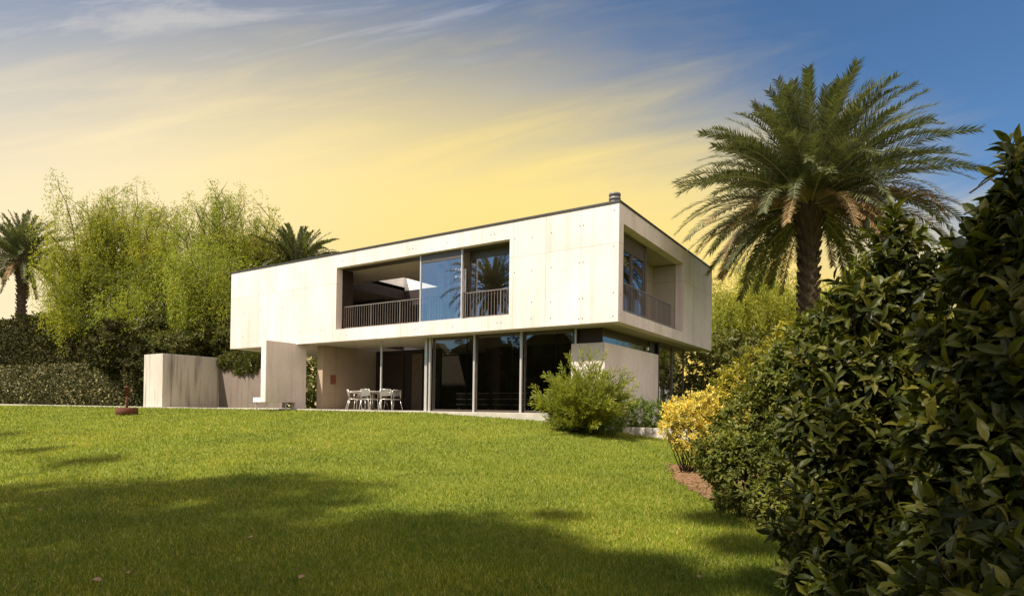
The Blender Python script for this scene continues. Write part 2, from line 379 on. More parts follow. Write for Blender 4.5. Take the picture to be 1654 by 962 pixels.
for px, zs in ((-.16, (2.86, 3.55, 4.9, 5.95)), (-1.15, (2.86, 3.46, 4.55, 5.66)), (-1.27, (2.86, 4.55, 5.66, 3.46)), (-2.25, (2.95, 3.44, 4.52, 5.6)), (-2.95, (2.98, 3.5, 4.5, 5.55)), (-3.6, (4.5, 5.6))):
    for z_ in zs: hp.append(('y', px, z_, -.003))
for x_ in (-4.1, -4.25, -6.1, -7.7, -7.85, -9.7, -11.4): hp.append(('y', x_, 2.93, -.003)); hp.append(('y', x_-.3, 5.86, -.003))
for x_ in (-12.9, -14.2, -15.5, -17.0, -18.2): hp += [('y', x_, 3.2, -.003), ('y', x_+.1, 4.3, -.003)] + ([('y', x_, 5.5, -.003)] if x_ < -13 else [])
holes(fwall, hp)
fwall.build('front_wall', [M['concrete'], M['hole']], house)
SY0, SY1, SZ0 = .335, 6.05, 3.06
sw = MB(); sw.box(-T, 0, SY1, W_, ZB, ZT); sw.box(-T, 0, T, SY1, ZB, SZ0); sw.box(-T, 0, T, SY1, OZ1, ZT); sw.box(-T, 0, T, SY0, SZ0, OZ1)
holes(sw, [('x', y_, z_, .003) for y_, z_ in ((.16, 3.5), (7.2, 4.4), (.17, 2.9), (2.2, 2.85), (4.6, 2.85), (7.2, 2.9), (8.6, 5.7), (8.6, 4.3), (3.1, 5.9), (5.2, 5.9))])
sw.build('side_wall', [M['concrete_side'], M['hole']], house)
MB().box(-L_, -L_+T, T, W_, ZB, ZT).build('side_wall', M['concrete'], house)
# upper floor slab, with a light well
WX0, WX1, WY0, WY1 = -14.3, -11.0, 2.75, 6.5
def slab(name, z0, z1, mat, y0=T):
    b = MB(); b.box(-L_+T, -T, y0, WY0, z0, z1); b.box(-L_+T, -T, WY1, W_-T, z0, z1); b.box(-L_+T, WX0, WY0, WY1, z0, z1); b.box(WX1, -T, WY0, WY1, z0, z1)
    return b.build(name, mat, house)
slab('floor_slab', ZB+.003, 3.0, M['soffit'])
rf = slab('roof', OZ1+.02, ZT-.01, M['soffit'])
bk = MB(); bk.box(-L_+T, -T, W_-T, W_, ZB, ZT); bk.build('rear_wall', M['concrete'], house)
c = MB(); e = .035
c.box(-L_-e, e, -e, .34, ZT, ZT+.055); c.box(-L_-e, e, W_-.34, W_+e, ZT, ZT+.055); c.box(-.34, e, .34, W_-.34, ZT, ZT+.055); c.box(-L_-e, -L_+.34, .34, W_-.34, ZT, ZT+.055)
c.build('roof_coping', M['cap'], house)
# light well walls
c = MB(); c.box(WX0, WX1, WY1-.15, WY1, 5.98, 7.0); c.box(WX0-.15, WX0, WY0, WY1, 5.98, 7.0); c.box(WX1, WX1+.15, WY0, WY1, ZT, 7.0); c.build('skylight_curb', M['white'], house); MB().box(WX0, WX1, WY1-.15, WY1, 2.9, 3.9).build('void_parapet', M['white'], house)
c = MB(); c.box(WX0, WX1, WY1-.20, WY1-.15, 5.55, 5.98); c.box(WX0-.02, WX0+.05, WY0, WY1-.2, 5.5, 5.98); c.box(WX0, WX1, WY1-.12, WY1-.02, 3.9, 5.98); c.build('void_wall', M['dark'], house)
c = MB(); c.box(WX0-3.8, WX0-.2, 2.9, 2.94, 4.95, 5.6); c.build('clerestory_glass', M['glass_up'], house)
# rooms upstairs
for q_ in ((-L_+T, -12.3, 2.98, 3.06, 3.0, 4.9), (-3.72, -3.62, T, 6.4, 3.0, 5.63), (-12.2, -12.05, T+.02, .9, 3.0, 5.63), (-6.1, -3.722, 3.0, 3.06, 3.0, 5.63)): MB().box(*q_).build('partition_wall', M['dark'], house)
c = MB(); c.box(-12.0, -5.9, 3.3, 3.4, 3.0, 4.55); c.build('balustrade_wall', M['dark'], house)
# ---- upper front glazing
def window(name, x0, x1, z0, z1, y, gm, fm, fwd=.045, head=.09, axis='y', gl='pane', hm=None):
    f = MB()
    def bx(a0, a1, b0, b1, d0, d1):
        if axis == 'y': f.box(a0, a1, y+d0, y+d1, b0, b1)
        else: f.box(y+d0, y+d1, a0, a1, b0, b1)
    bx(x0, x0+fwd, z0, z1, -.03, .04); bx(x1-fwd, x1, z0, z1, -.03, .04)
    bx(x0+fwd, x1-fwd, z0, z0+.05, -.028, .038)
    if not hm: bx(x0+fwd, x1-fwd, z1-head, z1, -.028, .038)
    fo = f.build(name, fm, house)
    if hm:
        f = MB(); bx(x0+fwd+.002, x1-fwd-.002, z1-head, z1, -.028, .038); f.build('blind_box', hm, fo)
    p = MB()
    if axis == 'y': p.v = [(x0+fwd, y, z0+.05), (x1-fwd, y, z0+.05), (x1-fwd, y, z1-head), (x0+fwd, y, z1-head)]
    else: p.v = [(y, x0+fwd, z0+.05), (y, x1-fwd, z0+.05), (y, x1-fwd, z1-head), (y, x0+fwd, z1-head)]
    p.f = [(0, 1, 2, 3)]; p.mi = [0]; p.sm = [False]
    p.build(gl, gm, fo); return fo
w1 = window('window', -7.79, -5.86, 3.18, 5.62, .20, M['glass_up'], M['frame'], .05, .30, hm=M['framedark'])
w2 = window('window', -5.86, -3.83, 3.18, 5.62, .62, M['glass_up'], M['framedark'], .05, .30)
MB().box(-12.0, -3.83, .24, .66, 5.60, 5.622).build('window_track', M['framedark'], house)
# sheer curtain behind the middle pane
cv = MB(); n = 90
for j, (x0, x1) in enumerate(((-7.7, -7.3), (-7.22, -6.98), (-6.45, -5.95))):
    b = len(cv.v)
    for i in range(n+1):
        x = x0+(x1-x0)*i/n; yy = .52+.05*math.sin(i*.9)+.02*math.sin(i*2.3+j); cv.v += [(x, yy, 3.05), (x, yy, (4.15, 5.28, 5.0)[j])]
    for i in range(n): q = b+i*2; cv.f.append((q, q+2, q+3, q+1)); cv.mi.append(0); cv.sm.append(True)
cv.build('curtain', M['curtain'], house)
MB().box(-7.1, -7.0, .9, 1.0, 3.0, 5.63).build('column', M['frame'], house)
def railing(u0, u1, v, z0, z1, step, axis='y', mat='rail'):
    r = MB(); 
    def bar(a0, a1, b0, b1, hw):
        if axis == 'y': r.box(a0, a1, v-hw, v+hw, b0, b1)
        else: r.box(v-hw, v+hw, a0, a1, b0, b1)
    bar(u0, u1, z1-.03, z1, .02); bar(u0, u1, z0+.07, z0+.095, .012)
    n = int((u1-u0)/step)
    for i in range(n+1):
        u = u0+(u1-u0)*i/n; hw = .020 if i % 12 == 0 else .0065
        bar(u-hw*.8, u+hw*.8, z0+.002 if i % 12 == 0 else z0+.095, z1-.03, .012)
    return r.build('railing', M[mat], house)
railing(-11.95, -3.86, .36, 3.175, 4.12, .125)
# ---- side loggia
window('window', .36, 1.95, 3.06, 5.6, -.42, M['glass_up'], M['framedark'], .05, .50, 'x')
window('window', 1.95, 3.05, 3.06, 5.6, -.42, M['glass_up'], M['framedark'], .06, .50, 'x')
MB().box(-.50, -.36, 3.05, 3.20, 3.0, 5.62).build('column', M['framedark'], house)
window('window', 3.2, 5.15, 3.06, 5.6, -1.25, M['glass_up'], M['framedark'], .07, .42, 'x')
MB().box(-1.2, -.46, 3.1, 3.16, 3.0, 5.62).build('partition_wall', M['dark'], house)
MB().box(-1.5, -T-.005, 6.08, 6.18, 3.0, 5.62).box(-1.3, -1.2, 5.2, 6.08, 3.0, 5.62).build('loggia_wall', M['soffit'], house)
MB().box(-1.0, -.9, 3.6, 3.7, 3.0, 5.62).build('column', M['framedark'], house)
railing(.38, 5.0, -.12, 3.06, 3.95, .125, 'x')
# ---- ground floor
g_ = .81
xs = [-7.74, -5.71, -3.77, -1.85]
for i in range(3):
    window('window', xs[i]+.06, xs[i+1]-.02, .02, 2.69, g_+(.0 if i % 2 else .05), M['glass_dn'], M['framedark'], .03, .05)
for x in xs[:3]: MB().box(x-.035, x+.035, g_-.10, g_-.03, 0.0, 2.695).build('mullion', M['frame'], house)
MB().box(-8.05, -7.93, g_-.02, g_+.25, 0.0, 2.695).build('column', M['frame'], house)
for x in (-6.2, -4.25, -2.55): MB().box(x-.015, x+.015, g_+.12, g_+.16, 0.0, 2.695).build('mullion', M['framedark'], house)
MB().box(-10.32, -10.26, g_-.03, g_+.03, 0, 2.695).build('column', M['frame'], house)
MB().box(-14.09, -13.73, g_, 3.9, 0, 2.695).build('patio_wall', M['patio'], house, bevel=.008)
a_ = on(533.5, 611, 0, -13.73)[1]; b_ = on(542, 611, 0, -13.73)[1]
MB().box(-13.728, -13.70, a_, b_, 1.08, 1.47).build('wall_plaque', M['rustpanel'], house, bevel=.004)
# back of the patio: dark doors, panel, wall with a small window
c = MB(); c.box(-14.1, -9.9, 3.95, 4.05, 0, 2.695); c.build('rear_partition', M['dark'], house)
for x0, x1, mt in ((-13.2, -12.0, 'door'), (-11.5, -10.9, 'panelwood')): MB().box(x0, x1, 3.90, 3.947, 0, 2.5).build('door', M[mt], house)
wa = on(655, 575, 1, 6.6); wb = on(673, 612, 1, 6.6)
c = MB(); c.box(-19, wa[0], 6.56, 6.64, 0, 2.695); c.box(wb[0], -.85, 6.56, 6.64, 0, 2.695); c.box(wa[0], wb[0], 6.56, 6.64, 0, wb[2]); c.box(wa[0], wb[0], 6.56, 6.64, wa[2], 2.695)
c.build('rear_wall', M['dark'], house)
MB().box(-8.0, -7.92, 1.1, 6.5, 0, 2.695).build('partition_wall', M['interior'], house) if False else None
MB().box(-1.0, -.86, 1.3, 6.5, 0, 2.2).build('partition_wall', M['dark'], house)
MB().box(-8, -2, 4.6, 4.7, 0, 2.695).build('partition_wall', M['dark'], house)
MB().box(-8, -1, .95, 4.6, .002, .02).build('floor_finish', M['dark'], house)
# solid concrete block at the corner
blk = MB(); blk.box(-1.94, -.787, .825, 5.64, -.7, 2.214)
holes(blk, [('x', y_, z_, -.784) for y_, z_ in ((2.6, 1.5), (3.5, 1.5), (4.6, 1.5), (2.4, .6), (4.4, .6))] + [('y', -1.3, .9, .822)])
blk.build('corner_block', [M['concrete'], M['hole']], house)
c = MB(); c.box(-1.9, -.95, 1.0, 1.04, 2.216, 2.69); c.build('clerestory_panel', M['door'], house)
p = MB(); p.v = [(-.95, 1.04, 2.216), (-.95, 5.1, 2.216), (-.95, 5.1, 2.69), (-.95, 1.04, 2.69)]; p.f = [(0, 1, 2, 3)]; p.mi = [0]; p.sm = [False]; p.build('clerestory_glass', M['glass_dn'], house)
MB().box(-1.0, -.93, 5.1, 5.62, 2.216, 2.69).build('clerestory_panel', M['door'], house)
MB().box(-1.85, -1.79, .86, .92, 2.216, 2.695).build('column', M['frame'], house)
MB().lathe([(0, .06), (.055, .05), (.06, .0), (.05, -.05), (0, -.06)], (-.88, 4.75, 2.36), 14).build('wall_light', M['white'], house)
# glazed bay beyond the block
for y0, y1 in ((5.75, 7.3), (7.3, 8.8)): window('window', y0, y1, -.3, 2.69, -.84, M['glass_up'], M['framedark'], .035, .05, 'x')
MB().box(-1.3, -1.2, 5.7, 8.8, -.3, 2.69).build('partition_wall', M['dark'], house)
# fin wall with bench
c = MB(); c.box(-14.69, -14.37, -1.46, -.04, .26, 2.72); c.box(-14.69, -14.37, -.038, .48, 0.0, 2.695)
c.build('fin_wall', M['concrete'], house, bevel=.006)
MB().box(-15.18, -14.692, -1.46, .30, .26, .44).build('bench', M['white'], house, bevel=.006)
for x, y in ((-15.1, -1.35), (-14.5, -1.3), (-14.45, -.45)): MB().box(x-.018, x+.018, y-.018, y+.018, -.05, .258).build('bench_leg', M['frame'], house)
# flue
fl = MB(); pr = [(.0, .47), (.17, .47), (.18, .45), (.18, .40), (.15, .39), (.15, .35), (.18, .34), (.18, .27), (.15, .26), (.15, .22), (.18, .21), (.18, .14), (.15, .13), (.15, .0)]
fl.lathe(pr[::-1], (-.42, .62, 6.2), 24); fl.build('chimney', M['zinc'], rf)
# interior furniture seen through the glass
sb = thing('sideboard', 'low dark sideboard with pale steel rails behind the ground floor glass', 'sideboard', (-4.9, 1.9, .02))
MB().box(-.75, .75, 0, .4, .12, .62).build('cabinet', M['sofa'], sb, bevel=.01)
for z_ in (.66, .44, .24): MB().box(-.78, .78, -.05, -.03, z_, z_+.02).build('rail', M['steel'], sb)
for x in (-.7, .7): MB().box(x-.02, x+.02, .02, .06, 0, .118).build('leg', M['steel'], sb)
sb2 = copy_tree(sb); sb2.location = (-6.9, 2.3, .02); sb2['label'] = 'low dark sideboard inside behind the leftmost glazed bay next to the patio'
sb['group'] = sb2['group'] = 'sideboards behind the glass'

# ------------------------------------------------------------------ patio table and chairs
t1 = on(600, 661.5, 1, .6); 
tb = thing('patio_table', 'thin topped round aluminium table among the patio chairs', 'table', (on(602, 655, 1, 1.15)[0], 1.15, 0))
MB().lathe([(0, .72), (.9, .72), (.91, .735), (.9, .75), (0, .75)], n=40).build('tabletop', M['steel'], tb)
MB().tube([(0, 0, .04), (0, 0, .72)], .035, 12).build('column', M['steel'], tb)
for k in range(4):
    a_ = k*math.pi/2+.6; MB().tube([(0, 0, .05), (math.cos(a_)*.45, math.sin(a_)*.45, .02)], [.03, .02], 8).build('foot', M['steel'], tb)
def make_chair():
    ch = thing('patio_chair', 'x', 'chair')
    s_ = MB()
    for i in range(6): s_.box(-.21, .21, -.19+i*.068, -.135+i*.068, .43, .445)
    s_.build('seat', M['steel'], ch)
    b = MB()
    for i in range(4): z0 = .56+i*.062; yy = -.245-(i*.012); b.box(-.19, .19, yy-.006, yy+.006, z0, z0+.05)
    b.build('backrest', M['steel'], ch)
    f = MB()
    for s2 in (-1, 1): f.tube([(s2*.21, -.21, .44), (s2*.215, -.24, .6), (s2*.19, -.29, .80)], .0125, 8)
    f.tube([(-.19, -.29, .80), (.19, -.29, .80)], .0125, 8)
    f.tube([(-.21, -.21, .425), (-.21, .2, .425), (.21, .2, .425), (.21, -.21, .425), (-.21, -.21, .425)], .0125, 8)
    f.build('frame', M['steel'], ch)
    for s2 in (-1, 1): MB().tube([(s2*.21, -.27, .72), (s2*.27, -.1, .68), (s2*.27, .16, .66), (s2*.235, .2, .44)], .013, 8).build('armrest', M['steel'], ch)
    for s2 in (-1, 1):
        MB().tube([(s2*.21, -.20, .43), (s2*.25, -.33, 0)], .0135, 8).build('leg', M['steel'], ch)
        MB().tube([(s2*.21, .19, .43), (s2*.24, .25, 0)], .0135, 8).build('leg', M['steel'], ch)
    return ch
ch0 = make_chair()
CH = [(573, .35, R(-35), 'slatted aluminium patio chair at the left end of the table, back to the lawn'),
      (597, .30, R(8), 'slatted aluminium patio chair showing its back squarely, second from the left'),
      (624, .45, R(38), 'slatted aluminium patio chair right of the table stem turned sideways'),
      (634, 1.25, R(80), 'rightmost aluminium patio chair, seen side on past the table'),
      (583, 1.7, R(215), 'aluminium patio chair on the far left side of the table under the shade'),
      (612, 1.9, R(170), 'aluminium patio chair half hidden behind the middle of the table')]
for i, (px, y, rz, lab) in enumerate(CH):
    o = ch0 if i == 0 else copy_tree(ch0)
    p = on(px, 655, 1, y); o.location = (p[0], y, 0); o.rotation_euler[2] = rz; o['label'] = lab; o['group'] = 'aluminium chairs round the patio table'

# ------------------------------------------------------------------ garden walls on the left
gw = thing('garden_block', 'low freestanding concrete block with streaked grey side left of the house', 'wall', (-25, 1.5, 0))
MB().box(-1.87, 0, -1.5, 1.6, -.15, 2.72).build('wall', M['stained'], gw, bevel=.015)
bw = MB().box(-24.99, -19.5, 3.1, 3.4, -.2, 2.6).build('retaining_wall', M['stained_shade_tint'])
tag(bw, 'stained concrete garden wall tinted dark for foliage shade between block and house', 'wall')
pw = MB().box(-2.04, 6.0, .02, .24, -1.1, -.36).build('planter_wall', M['stained'], bevel=.01)
tag(pw, 'low concrete planter edging below the clipped hedge at the house corner', 'edging wall')
pb = MB().box(-2.04, 6.0, .25, .80, -1.1, -.42); tag(pb.build('planting_bed', M['soil']), kind='structure')
# rust tub and post lamp
p = at(205, 657, 25.0); zg = float(gz(p[0], p[1]))
tub = MB(); tub.lathe([(0, 0), (.38, 0), (.40, .02), (.40, .27), (.385, .28), (.36, .27), (.36, .05), (0, .05)], (0, 0, 0), 32)
to = tub.build('planter_tub', M['rust']); to.location = (p[0], p[1], zg); tag(to, 'shallow round rust brown steel tub standing on the lawn edge by the ivy', 'planter')
p2 = at(205, 655, 26.2)
la = thing('garden_lamp', 'short rust coloured bollard lamp standing just behind the round tub', 'lamp', (p2[0], p2[1], float(gz(p2[0], p2[1]))-.02))
MB().lathe([(0, 0), (.05, 0), (.05, .75), (.04, .76), (0, .76)], n=14).build('post', M['rust'], la)
MB().lathe([(0, .76), (.085, .76), (.085, 1.08), (.11, 1.09), (.11, 1.13), (0, 1.16)], n=16).build('lamp_head', M['rust'], la)

# ------------------------------------------------------------------ vegetation builders
def palm(name, label, base, top, rad, nf, Lf, seed, nleaf=52, trunk_r=.30, group=None, dry=.16, lean=0.0, lw=.034, droopy=116, gap=None):
    r = random.Random(seed); base = np.array(base, float); top = np.array(top, float)
    root = thing(name, label, 'palm tree', tuple(base), group)
    h = top-base
    tm = MB(); K = 26; pts = []; rr = []
    for i in range(K+1):
        t = i/K; q = h*t; pts.append(tuple(q)); rr.append(trunk_r*(1.15-.25*t)*(1+.06*math.sin(i*2.4)) if t < .8 else trunk_r*(.95+(t-.8)*4.4))
    tm.tube(pts, rr, 16)
    # old frond bases
    nb = 230 if nf > 60 else 60
    for i in range(nb):
        t = (i+.5)/nb; a_ = i*2.39996; q = Vector(h*t); R0 = trunk_r*(1.05 if t < .8 else .95+(t-.8)*4.2)
        d = Vector((math.cos(a_), math.sin(a_), 0)); Lb = .14+.26*max(0, t-.7)/.3+.06*r.random()
        tm.tube([q+d*R0*.8, q+d*(R0+.05)+Vector((0, 0, Lb*.5)), q+d*(R0+.10+.12*max(0, t-.75)*4)+Vector((0, 0, Lb))], [.09, .065, .03], 5, smooth=False)
    tm.build('trunk', M['palmbark'], root)
    rm = MB(); P, Dr, Nn, Ls, Ws = {0: [], 1: []}, {0: [], 1: []}, {0: [], 1: []}, {0: [], 1: []}, {0: [], 1: []}
    for i in range(nf):
        u = (i+.5)/nf; az = i*2.39996+r.uniform(-.2, .2)
        if gap is not None and u > .76 and abs((az-gap+math.pi) % (2*math.pi)-math.pi) < .55: continue      # old fronds missing on one side
        el = math.radians(86-droopy*u**.95+r.uniform(-6, 6)); Lq = Lf*(r.uniform(.86, 1.06))*(.86+.14*math.sin(math.pi*u))
        isdry = 1 if (u > .72 and r.random() < dry*3.0) or (u > .25 and r.random() < dry*.12) else 0
        hd = np.array([math.cos(az), math.sin(az), 0]); p = h*1.0+hd*.22+np.array([0, 0, .35*(1-u)-.2]); p = p.astype(float)
        npt = 15; step = Lq/npt; e = el; rp = [p.copy()]; ds = []
        curl = r.uniform(.75, 1.25)*(.05 if u < .15 else .072); twist = r.uniform(-.5, .5)
        for k in range(npt):
            d = hd*math.cos(e)+np.array([0, 0, math.sin(e)]); ds.append(d); p = p+d*step; rp.append(p.copy())
            e -= curl*(.3+1.5*k/npt)*(1.0 if e > -.9 else .2)
        rm.tube([tuple(q) for q in rp], [.036*(1-.88*k/npt) for k in range(npt+1)], 4, cap=False)
        rp = np.array(rp); ds = np.array(ds+[ds[-1]])
        tt = np.linspace(.14, 1.0, nleaf); idx = tt*npt; i0 = np.minimum(idx.astype(int), npt-1); fr = (idx-i0)[:, None]
        pos = rp[i0]*(1-fr)+rp[i0+1]*fr; dd = ds[i0]
        sdv = np.cross(dd, [0, 0, 1.0]); sdv = unit(sdv+1e-6); nv = np.cross(sdv, dd)
        sdv, nv = sdv*math.cos(twist)+nv*math.sin(twist), nv*math.cos(twist)-sdv*math.sin(twist)
        Lp = .66*np.minimum(1, (tt-.06)*4)**.8*(1-.55*tt**1.6)
        for sg in (-1, 1):
            for lift in (.42,):
                jit = rng.normal(size=(nleaf, 3))*.10
                dl = dd*(.62+.35*tt[:, None])+sdv*sg*.8+nv*(lift+rng.normal(size=(nleaf, 1))*.16)+jit-np.array([0, 0, .12])
                P[isdry].append(pos); Dr[isdry].append(dl); Nn[isdry].append(nv+jit); Ls[isdry].append(Lp*rng.uniform(.85, 1.12, nleaf)*Lf/5.2); Ws[isdry].append(np.full(nleaf, lw)*rng.uniform(.8, 1.2, nleaf))
    rm.build('frond_stalks', M['rachis'], root)
    for q, nm, mt in ((0, 'crown', 'l_palm'), (1, 'dry_fronds', 'l_palmdry')):
        if P[q]: stamp(nm, *STRIP, np.concatenate(P[q]), np.concatenate(Dr[q]), np.concatenate(Nn[q]), np.concatenate(Ls[q]), np.concatenate(Ws[q]), M[mt], root)
    return root

def blob_points(blobs, n, inner=.62, bump=.16):
    B = np.array([[*b[0], *b[1]] for b in blobs], float)
    area = (B[:, 3]*B[:, 4]*B[:, 5])**(2/3); pick = rng.choice(len(B), n, p=area/area.sum())
    o = rnd_unit(n); f = rng.uniform(inner, 1.0, n)**.6
    f = f*(1+bump*(np.sin(o[:, 0]*5+pick*2)*np.sin(o[:, 1]*6+pick)*np.sin(o[:, 2]*5+1+pick)+.5*np.sin(o[:, 0]*11+o[:, 2]*9+pick)))
    p = B[pick, :3]+o*B[pick, 3:]*f[:, None]
    keep = np.ones(n, bool)
    for b in B: keep &= (((p-b[:3])/b[3:])**2).sum(1) > inner**2*.85
    return p[keep], unit(o/B[pick, 3:])[keep]

def shrub(name, label, cat, blobs, nclu, lpc, leaf, L, W, mats, base=None, spread=(35, 80), tmpl=LEAF_B, upb=.6, stems=10, inner=.6, bump=.16, group=None, shoots=0, part='foliage', smooth=False):
    blobs = [((np.array(b[0], float)), b[1]) for b in blobs]
    if base is None:
        c0 = sum(b[0] for b in blobs)/len(blobs); base = np.array([c0[0], c0[1], float(gz(c0[0], c0[1]))-.03])
    base = np.array(base, float); root = thing(name, label, cat, tuple(base), group)
    P, O = blob_points(blobs, nclu, inner, bump); n = len(P)
    g = gz(P[:, 0], P[:, 1]); ok = P[:, 2] > g+.03; P, O = P[ok], O[ok]; n = len(P)
    ax = unit(O*.75+np.array([0, 0, upb])+rnd_unit(n)*.4)
    if shoots:
        k = rng.choice(n, shoots, replace=False); P[k] += ax[k]*rng.uniform(.1, .35, (shoots, 1))*L*2.5
    perp = unit(np.cross(ax, rnd_unit(n))); perp2 = np.cross(ax, perp)
    A = np.tile(np.arange(lpc), n); I = np.repeat(np.arange(n), lpc)
    th = A*2.4+rng.uniform(0, 6.28, n)[I]; el = np.radians(spread[0]+(spread[1]-spread[0])*(1-(A+.5)/lpc)+rng.normal(size=len(A))*9)
    dv = ax[I]*np.cos(el)[:, None]+(perp[I]*np.cos(th)[:, None]+perp2[I]*np.sin(th)[:, None])*np.sin(el)[:, None]
    dv = unit(dv+np.array([0, 0, -.12])+rnd_unit(len(A))*.12)
    pos = P[I]-ax[I]*((1-(A+.5)/lpc)*L*.9)[:, None]
    nr = unit(ax[I]+rnd_unit(len(A))*.35)
    ll = L*rng.uniform(.65, 1.15, len(A)); ww = W*rng.uniform(.8, 1.15, len(A))
    stamp(part, *tmpl, pos-base, dv, nr, ll, ww, mats, root, smooth)
    tm = MB()
    for i in range(stems):
        b = blobs[i % len(blobs)]; tgt = b[0]+rnd_unit(1)[0]*np.array(b[1])*.6-base
        s0 = np.array([random.uniform(-.25, .25), random.uniform(-.25, .25), 0]); md = s0*.5+tgt*.5+np.array([0, 0, .1])
        tm.tube([tuple(s0*min(1, L*9)), tuple(md), tuple(tgt)], [L*.16, L*.11, L*.05], 5)
    tk = rng.choice(n, min(n, 260), replace=False)
    for k in tk: tm.tube([tuple(P[k]-ax[k]*L*2.4-base+rnd_unit(1)[0]*L*.4), tuple(P[k]-base)], [L*.05, L*.03], 4, cap=False)
    tm.build('stems', M['twig'], root)
    return root

def willow(name, label, base, H, spread, mats, seed, nl=14, nstr=800, group=None, droop=(1.1, 3.4), cat='tree', leafL=.22, leafW=.045, per=34):
    r = random.Random(seed); base = np.array(base, float); root = thing(name, label, cat, tuple(base), group)
    tm = MB(); nodes = []
    th = H*.28; tm.tube([(0, 0, 0), (.1, .05, th*.5), (.15, .1, th)], [.22, .18, .14], 10)
    for i in range(nl):
        az = i*2.39996+r.uniform(-.3, .3); out = spread*r.uniform(.25, 1.0); hh = H*r.uniform(.62, .98)-(out/spread)*H*.14
        p0 = np.array([.15, .1, th*r.uniform(.7, 1)]); p3 = np.array([math.cos(az)*out, math.sin(az)*out, hh]); K = 9; pts = []
        for k in range(K+1):
            t = k/K; q = p0*(1-t)+p3*t; q = q+np.array([0, 0, math.sin(t*math.pi)*H*.07])+np.array([r.uniform(-.12, .12)]*3)*t; pts.append(q)
        tm.tube([tuple(q) for q in pts], [.08*(1-.9*k/K)+.006 for k in range(K+1)], 6)
        for k in range(3, K+1): nodes.append(pts[k])
        for j in range(5):
            k = r.randint(3, K-1); d = np.array([r.uniform(-1, 1), r.uniform(-1, 1), r.uniform(.3, 1.2)]); e2 = pts[k]+d*H*.085; tm.tube([tuple(pts[k]), tuple(e2)], [.03, .008], 4); nodes += [e2, (pts[k]+e2)/2]
    tm.build('trunk', M['bark'], root)
    nodes = np.array(nodes); P = []; Dv = []
    for i in range(nstr):
        q = nodes[r.randrange(len(nodes))]+rng.normal(size=3)*np.array([.35, .35, .3])*H*.045
        a_ = r.uniform(0, 6.28); v = np.array([math.cos(a_)*.6, math.sin(a_)*.6, r.uniform(.1, 1.0)]); Ls = r.uniform(*droop); n = per; p = q.copy(); stp = Ls/n
        for k in range(n):
            v = v+np.array([0, 0, -.17]); v = v/np.linalg.norm(v)*max(1, 0); p = p+v*stp; P.append(p.copy()); Dv.append(v.copy())
    P = np.array(P); Dv = np.array(Dv); ok = P[:, 2] > .1; P = P[ok]; Dv = Dv[ok]; n = len(P)
    P = P+rng.normal(size=(n, 3))*.09
    stamp('crown', *LEAF_S, P, unit(Dv*.9+rnd_unit(n)*.85), rnd_unit(n), leafL*rng.uniform(.6, 1.2, n), leafW*rng.uniform(.7, 1.2, n), mats, root)
    return root

def hedge(name, label, cat, samples, L, W, mats, base, group=None, stems=None):
    """leaves stamped over a closed volume given as (point, outward) samples"""
    root = thing(name, label, cat, tuple(base), group); P, O = samples; n = len(P)
    d = unit(O*.6+rnd_unit(n)*.8+np.array([0, 0, .15]))
    stamp('foliage', *LEAF_S, P-np.array(base), d, unit(O+rnd_unit(n)*.5), L*rng.uniform(.6, 1.2, n), W*rng.uniform(.7, 1.2, n), mats, root)
    if stems: stems.build('branches', M['twig'], root)
    return root

# ------------------------------------------------------------------ palms
cc = at(1308, 330, 21.0); palm('date_palm', 'huge date palm with dense grey green crown standing right of the house', (cc[0]-.05, cc[1], float(gz(cc[0], cc[1]))-.1), tuple(cc), 1, 250, 4.5, 3, 92, .27, 'date palms', dry=.14, lw=.032, droopy=110, gap=math.atan2(-23, 2.8))
cc = at(36, 420, 56.0); palm('date_palm', 'date palm with arching dark crown at the far left above the hedge', (cc[0], cc[1], -.1), tuple(cc), 1, 130, 4.9, 5, 46, .34, 'date palms', dry=.05, lw=.07)
cc = at(480, 436, 46.0); palm('date_palm', 'date palm whose crown alone shows over the roof edge of the house', (cc[0], cc[1], -.1), tuple(cc), 1, 120, 3.9, 9, 46, .30, 'date palms', dry=.03, lw=.07)

# ------------------------------------------------------------------ willow like trees
def wl(px, ty, depth, H_, sprd, mt, seed, lab, base=None, **k):
    q = at(px, ty, depth); H = (q[2]+.1)*1.13
    return willow('weeping_tree', lab, (q[0], q[1], -.1), H, sprd, M[mt], seed, group='feathery weeping trees', **k)
wl(148, 292, 46, 0, 3.0, 'l_willow', 1, 'tall yellow green weeping tree next to the left palm')
wl(205, 300, 47, 0, 2.6, 'l_willow2', 2, 'feathery weeping tree second from the left palm')
wl(262, 322, 46, 0, 2.7, 'l_willow', 3, 'feathery weeping tree with rounded top in the middle of the row')
wl(350, 278, 43, 0, 2.9, 'l_willow2', 4, 'tallest feathery tree reaching highest left of the house')
wl(412, 318, 45, 0, 2.8, 'l_willow', 5, 'loose feathery tree nearest the left end of the roof')
wl(325, 395, 36, 0, 3.0, 'l_willow2', 6, 'shorter weeping tree in front of the row behind the concrete block', droop=(1.5, 3.6))
wl(208, 455, 39, 0, 1.9, 'l_willow2', 8, 'small dense weeping tree hanging low over the dark hedge', droop=(1.5, 3.5), nstr=500)
wl(120, 400, 46, 0, 2.2, 'l_willow', 7, 'small yellowish weeping tree rising from behind the left hedge', nstr=500)
wl(1185, 440, 36, 0, 2.4, 'l_willow', 11, 'pale weeping tree just right of the house side wall', nstr=700)
wl(1245, 415, 38, 0, 2.6, 'l_willow', 12, 'pale feathery tree between the house and the big palm trunk')
wl(1330, 440, 36, 0, 2.4, 'l_willow2', 13, 'weeping tree half hidden behind the big palm trunk', nstr=600)
wl(1460, 470, 38, 0, 2.4, 'l_willow2', 14, 'weeping tree seen through gaps right of the big palm', nstr=600)

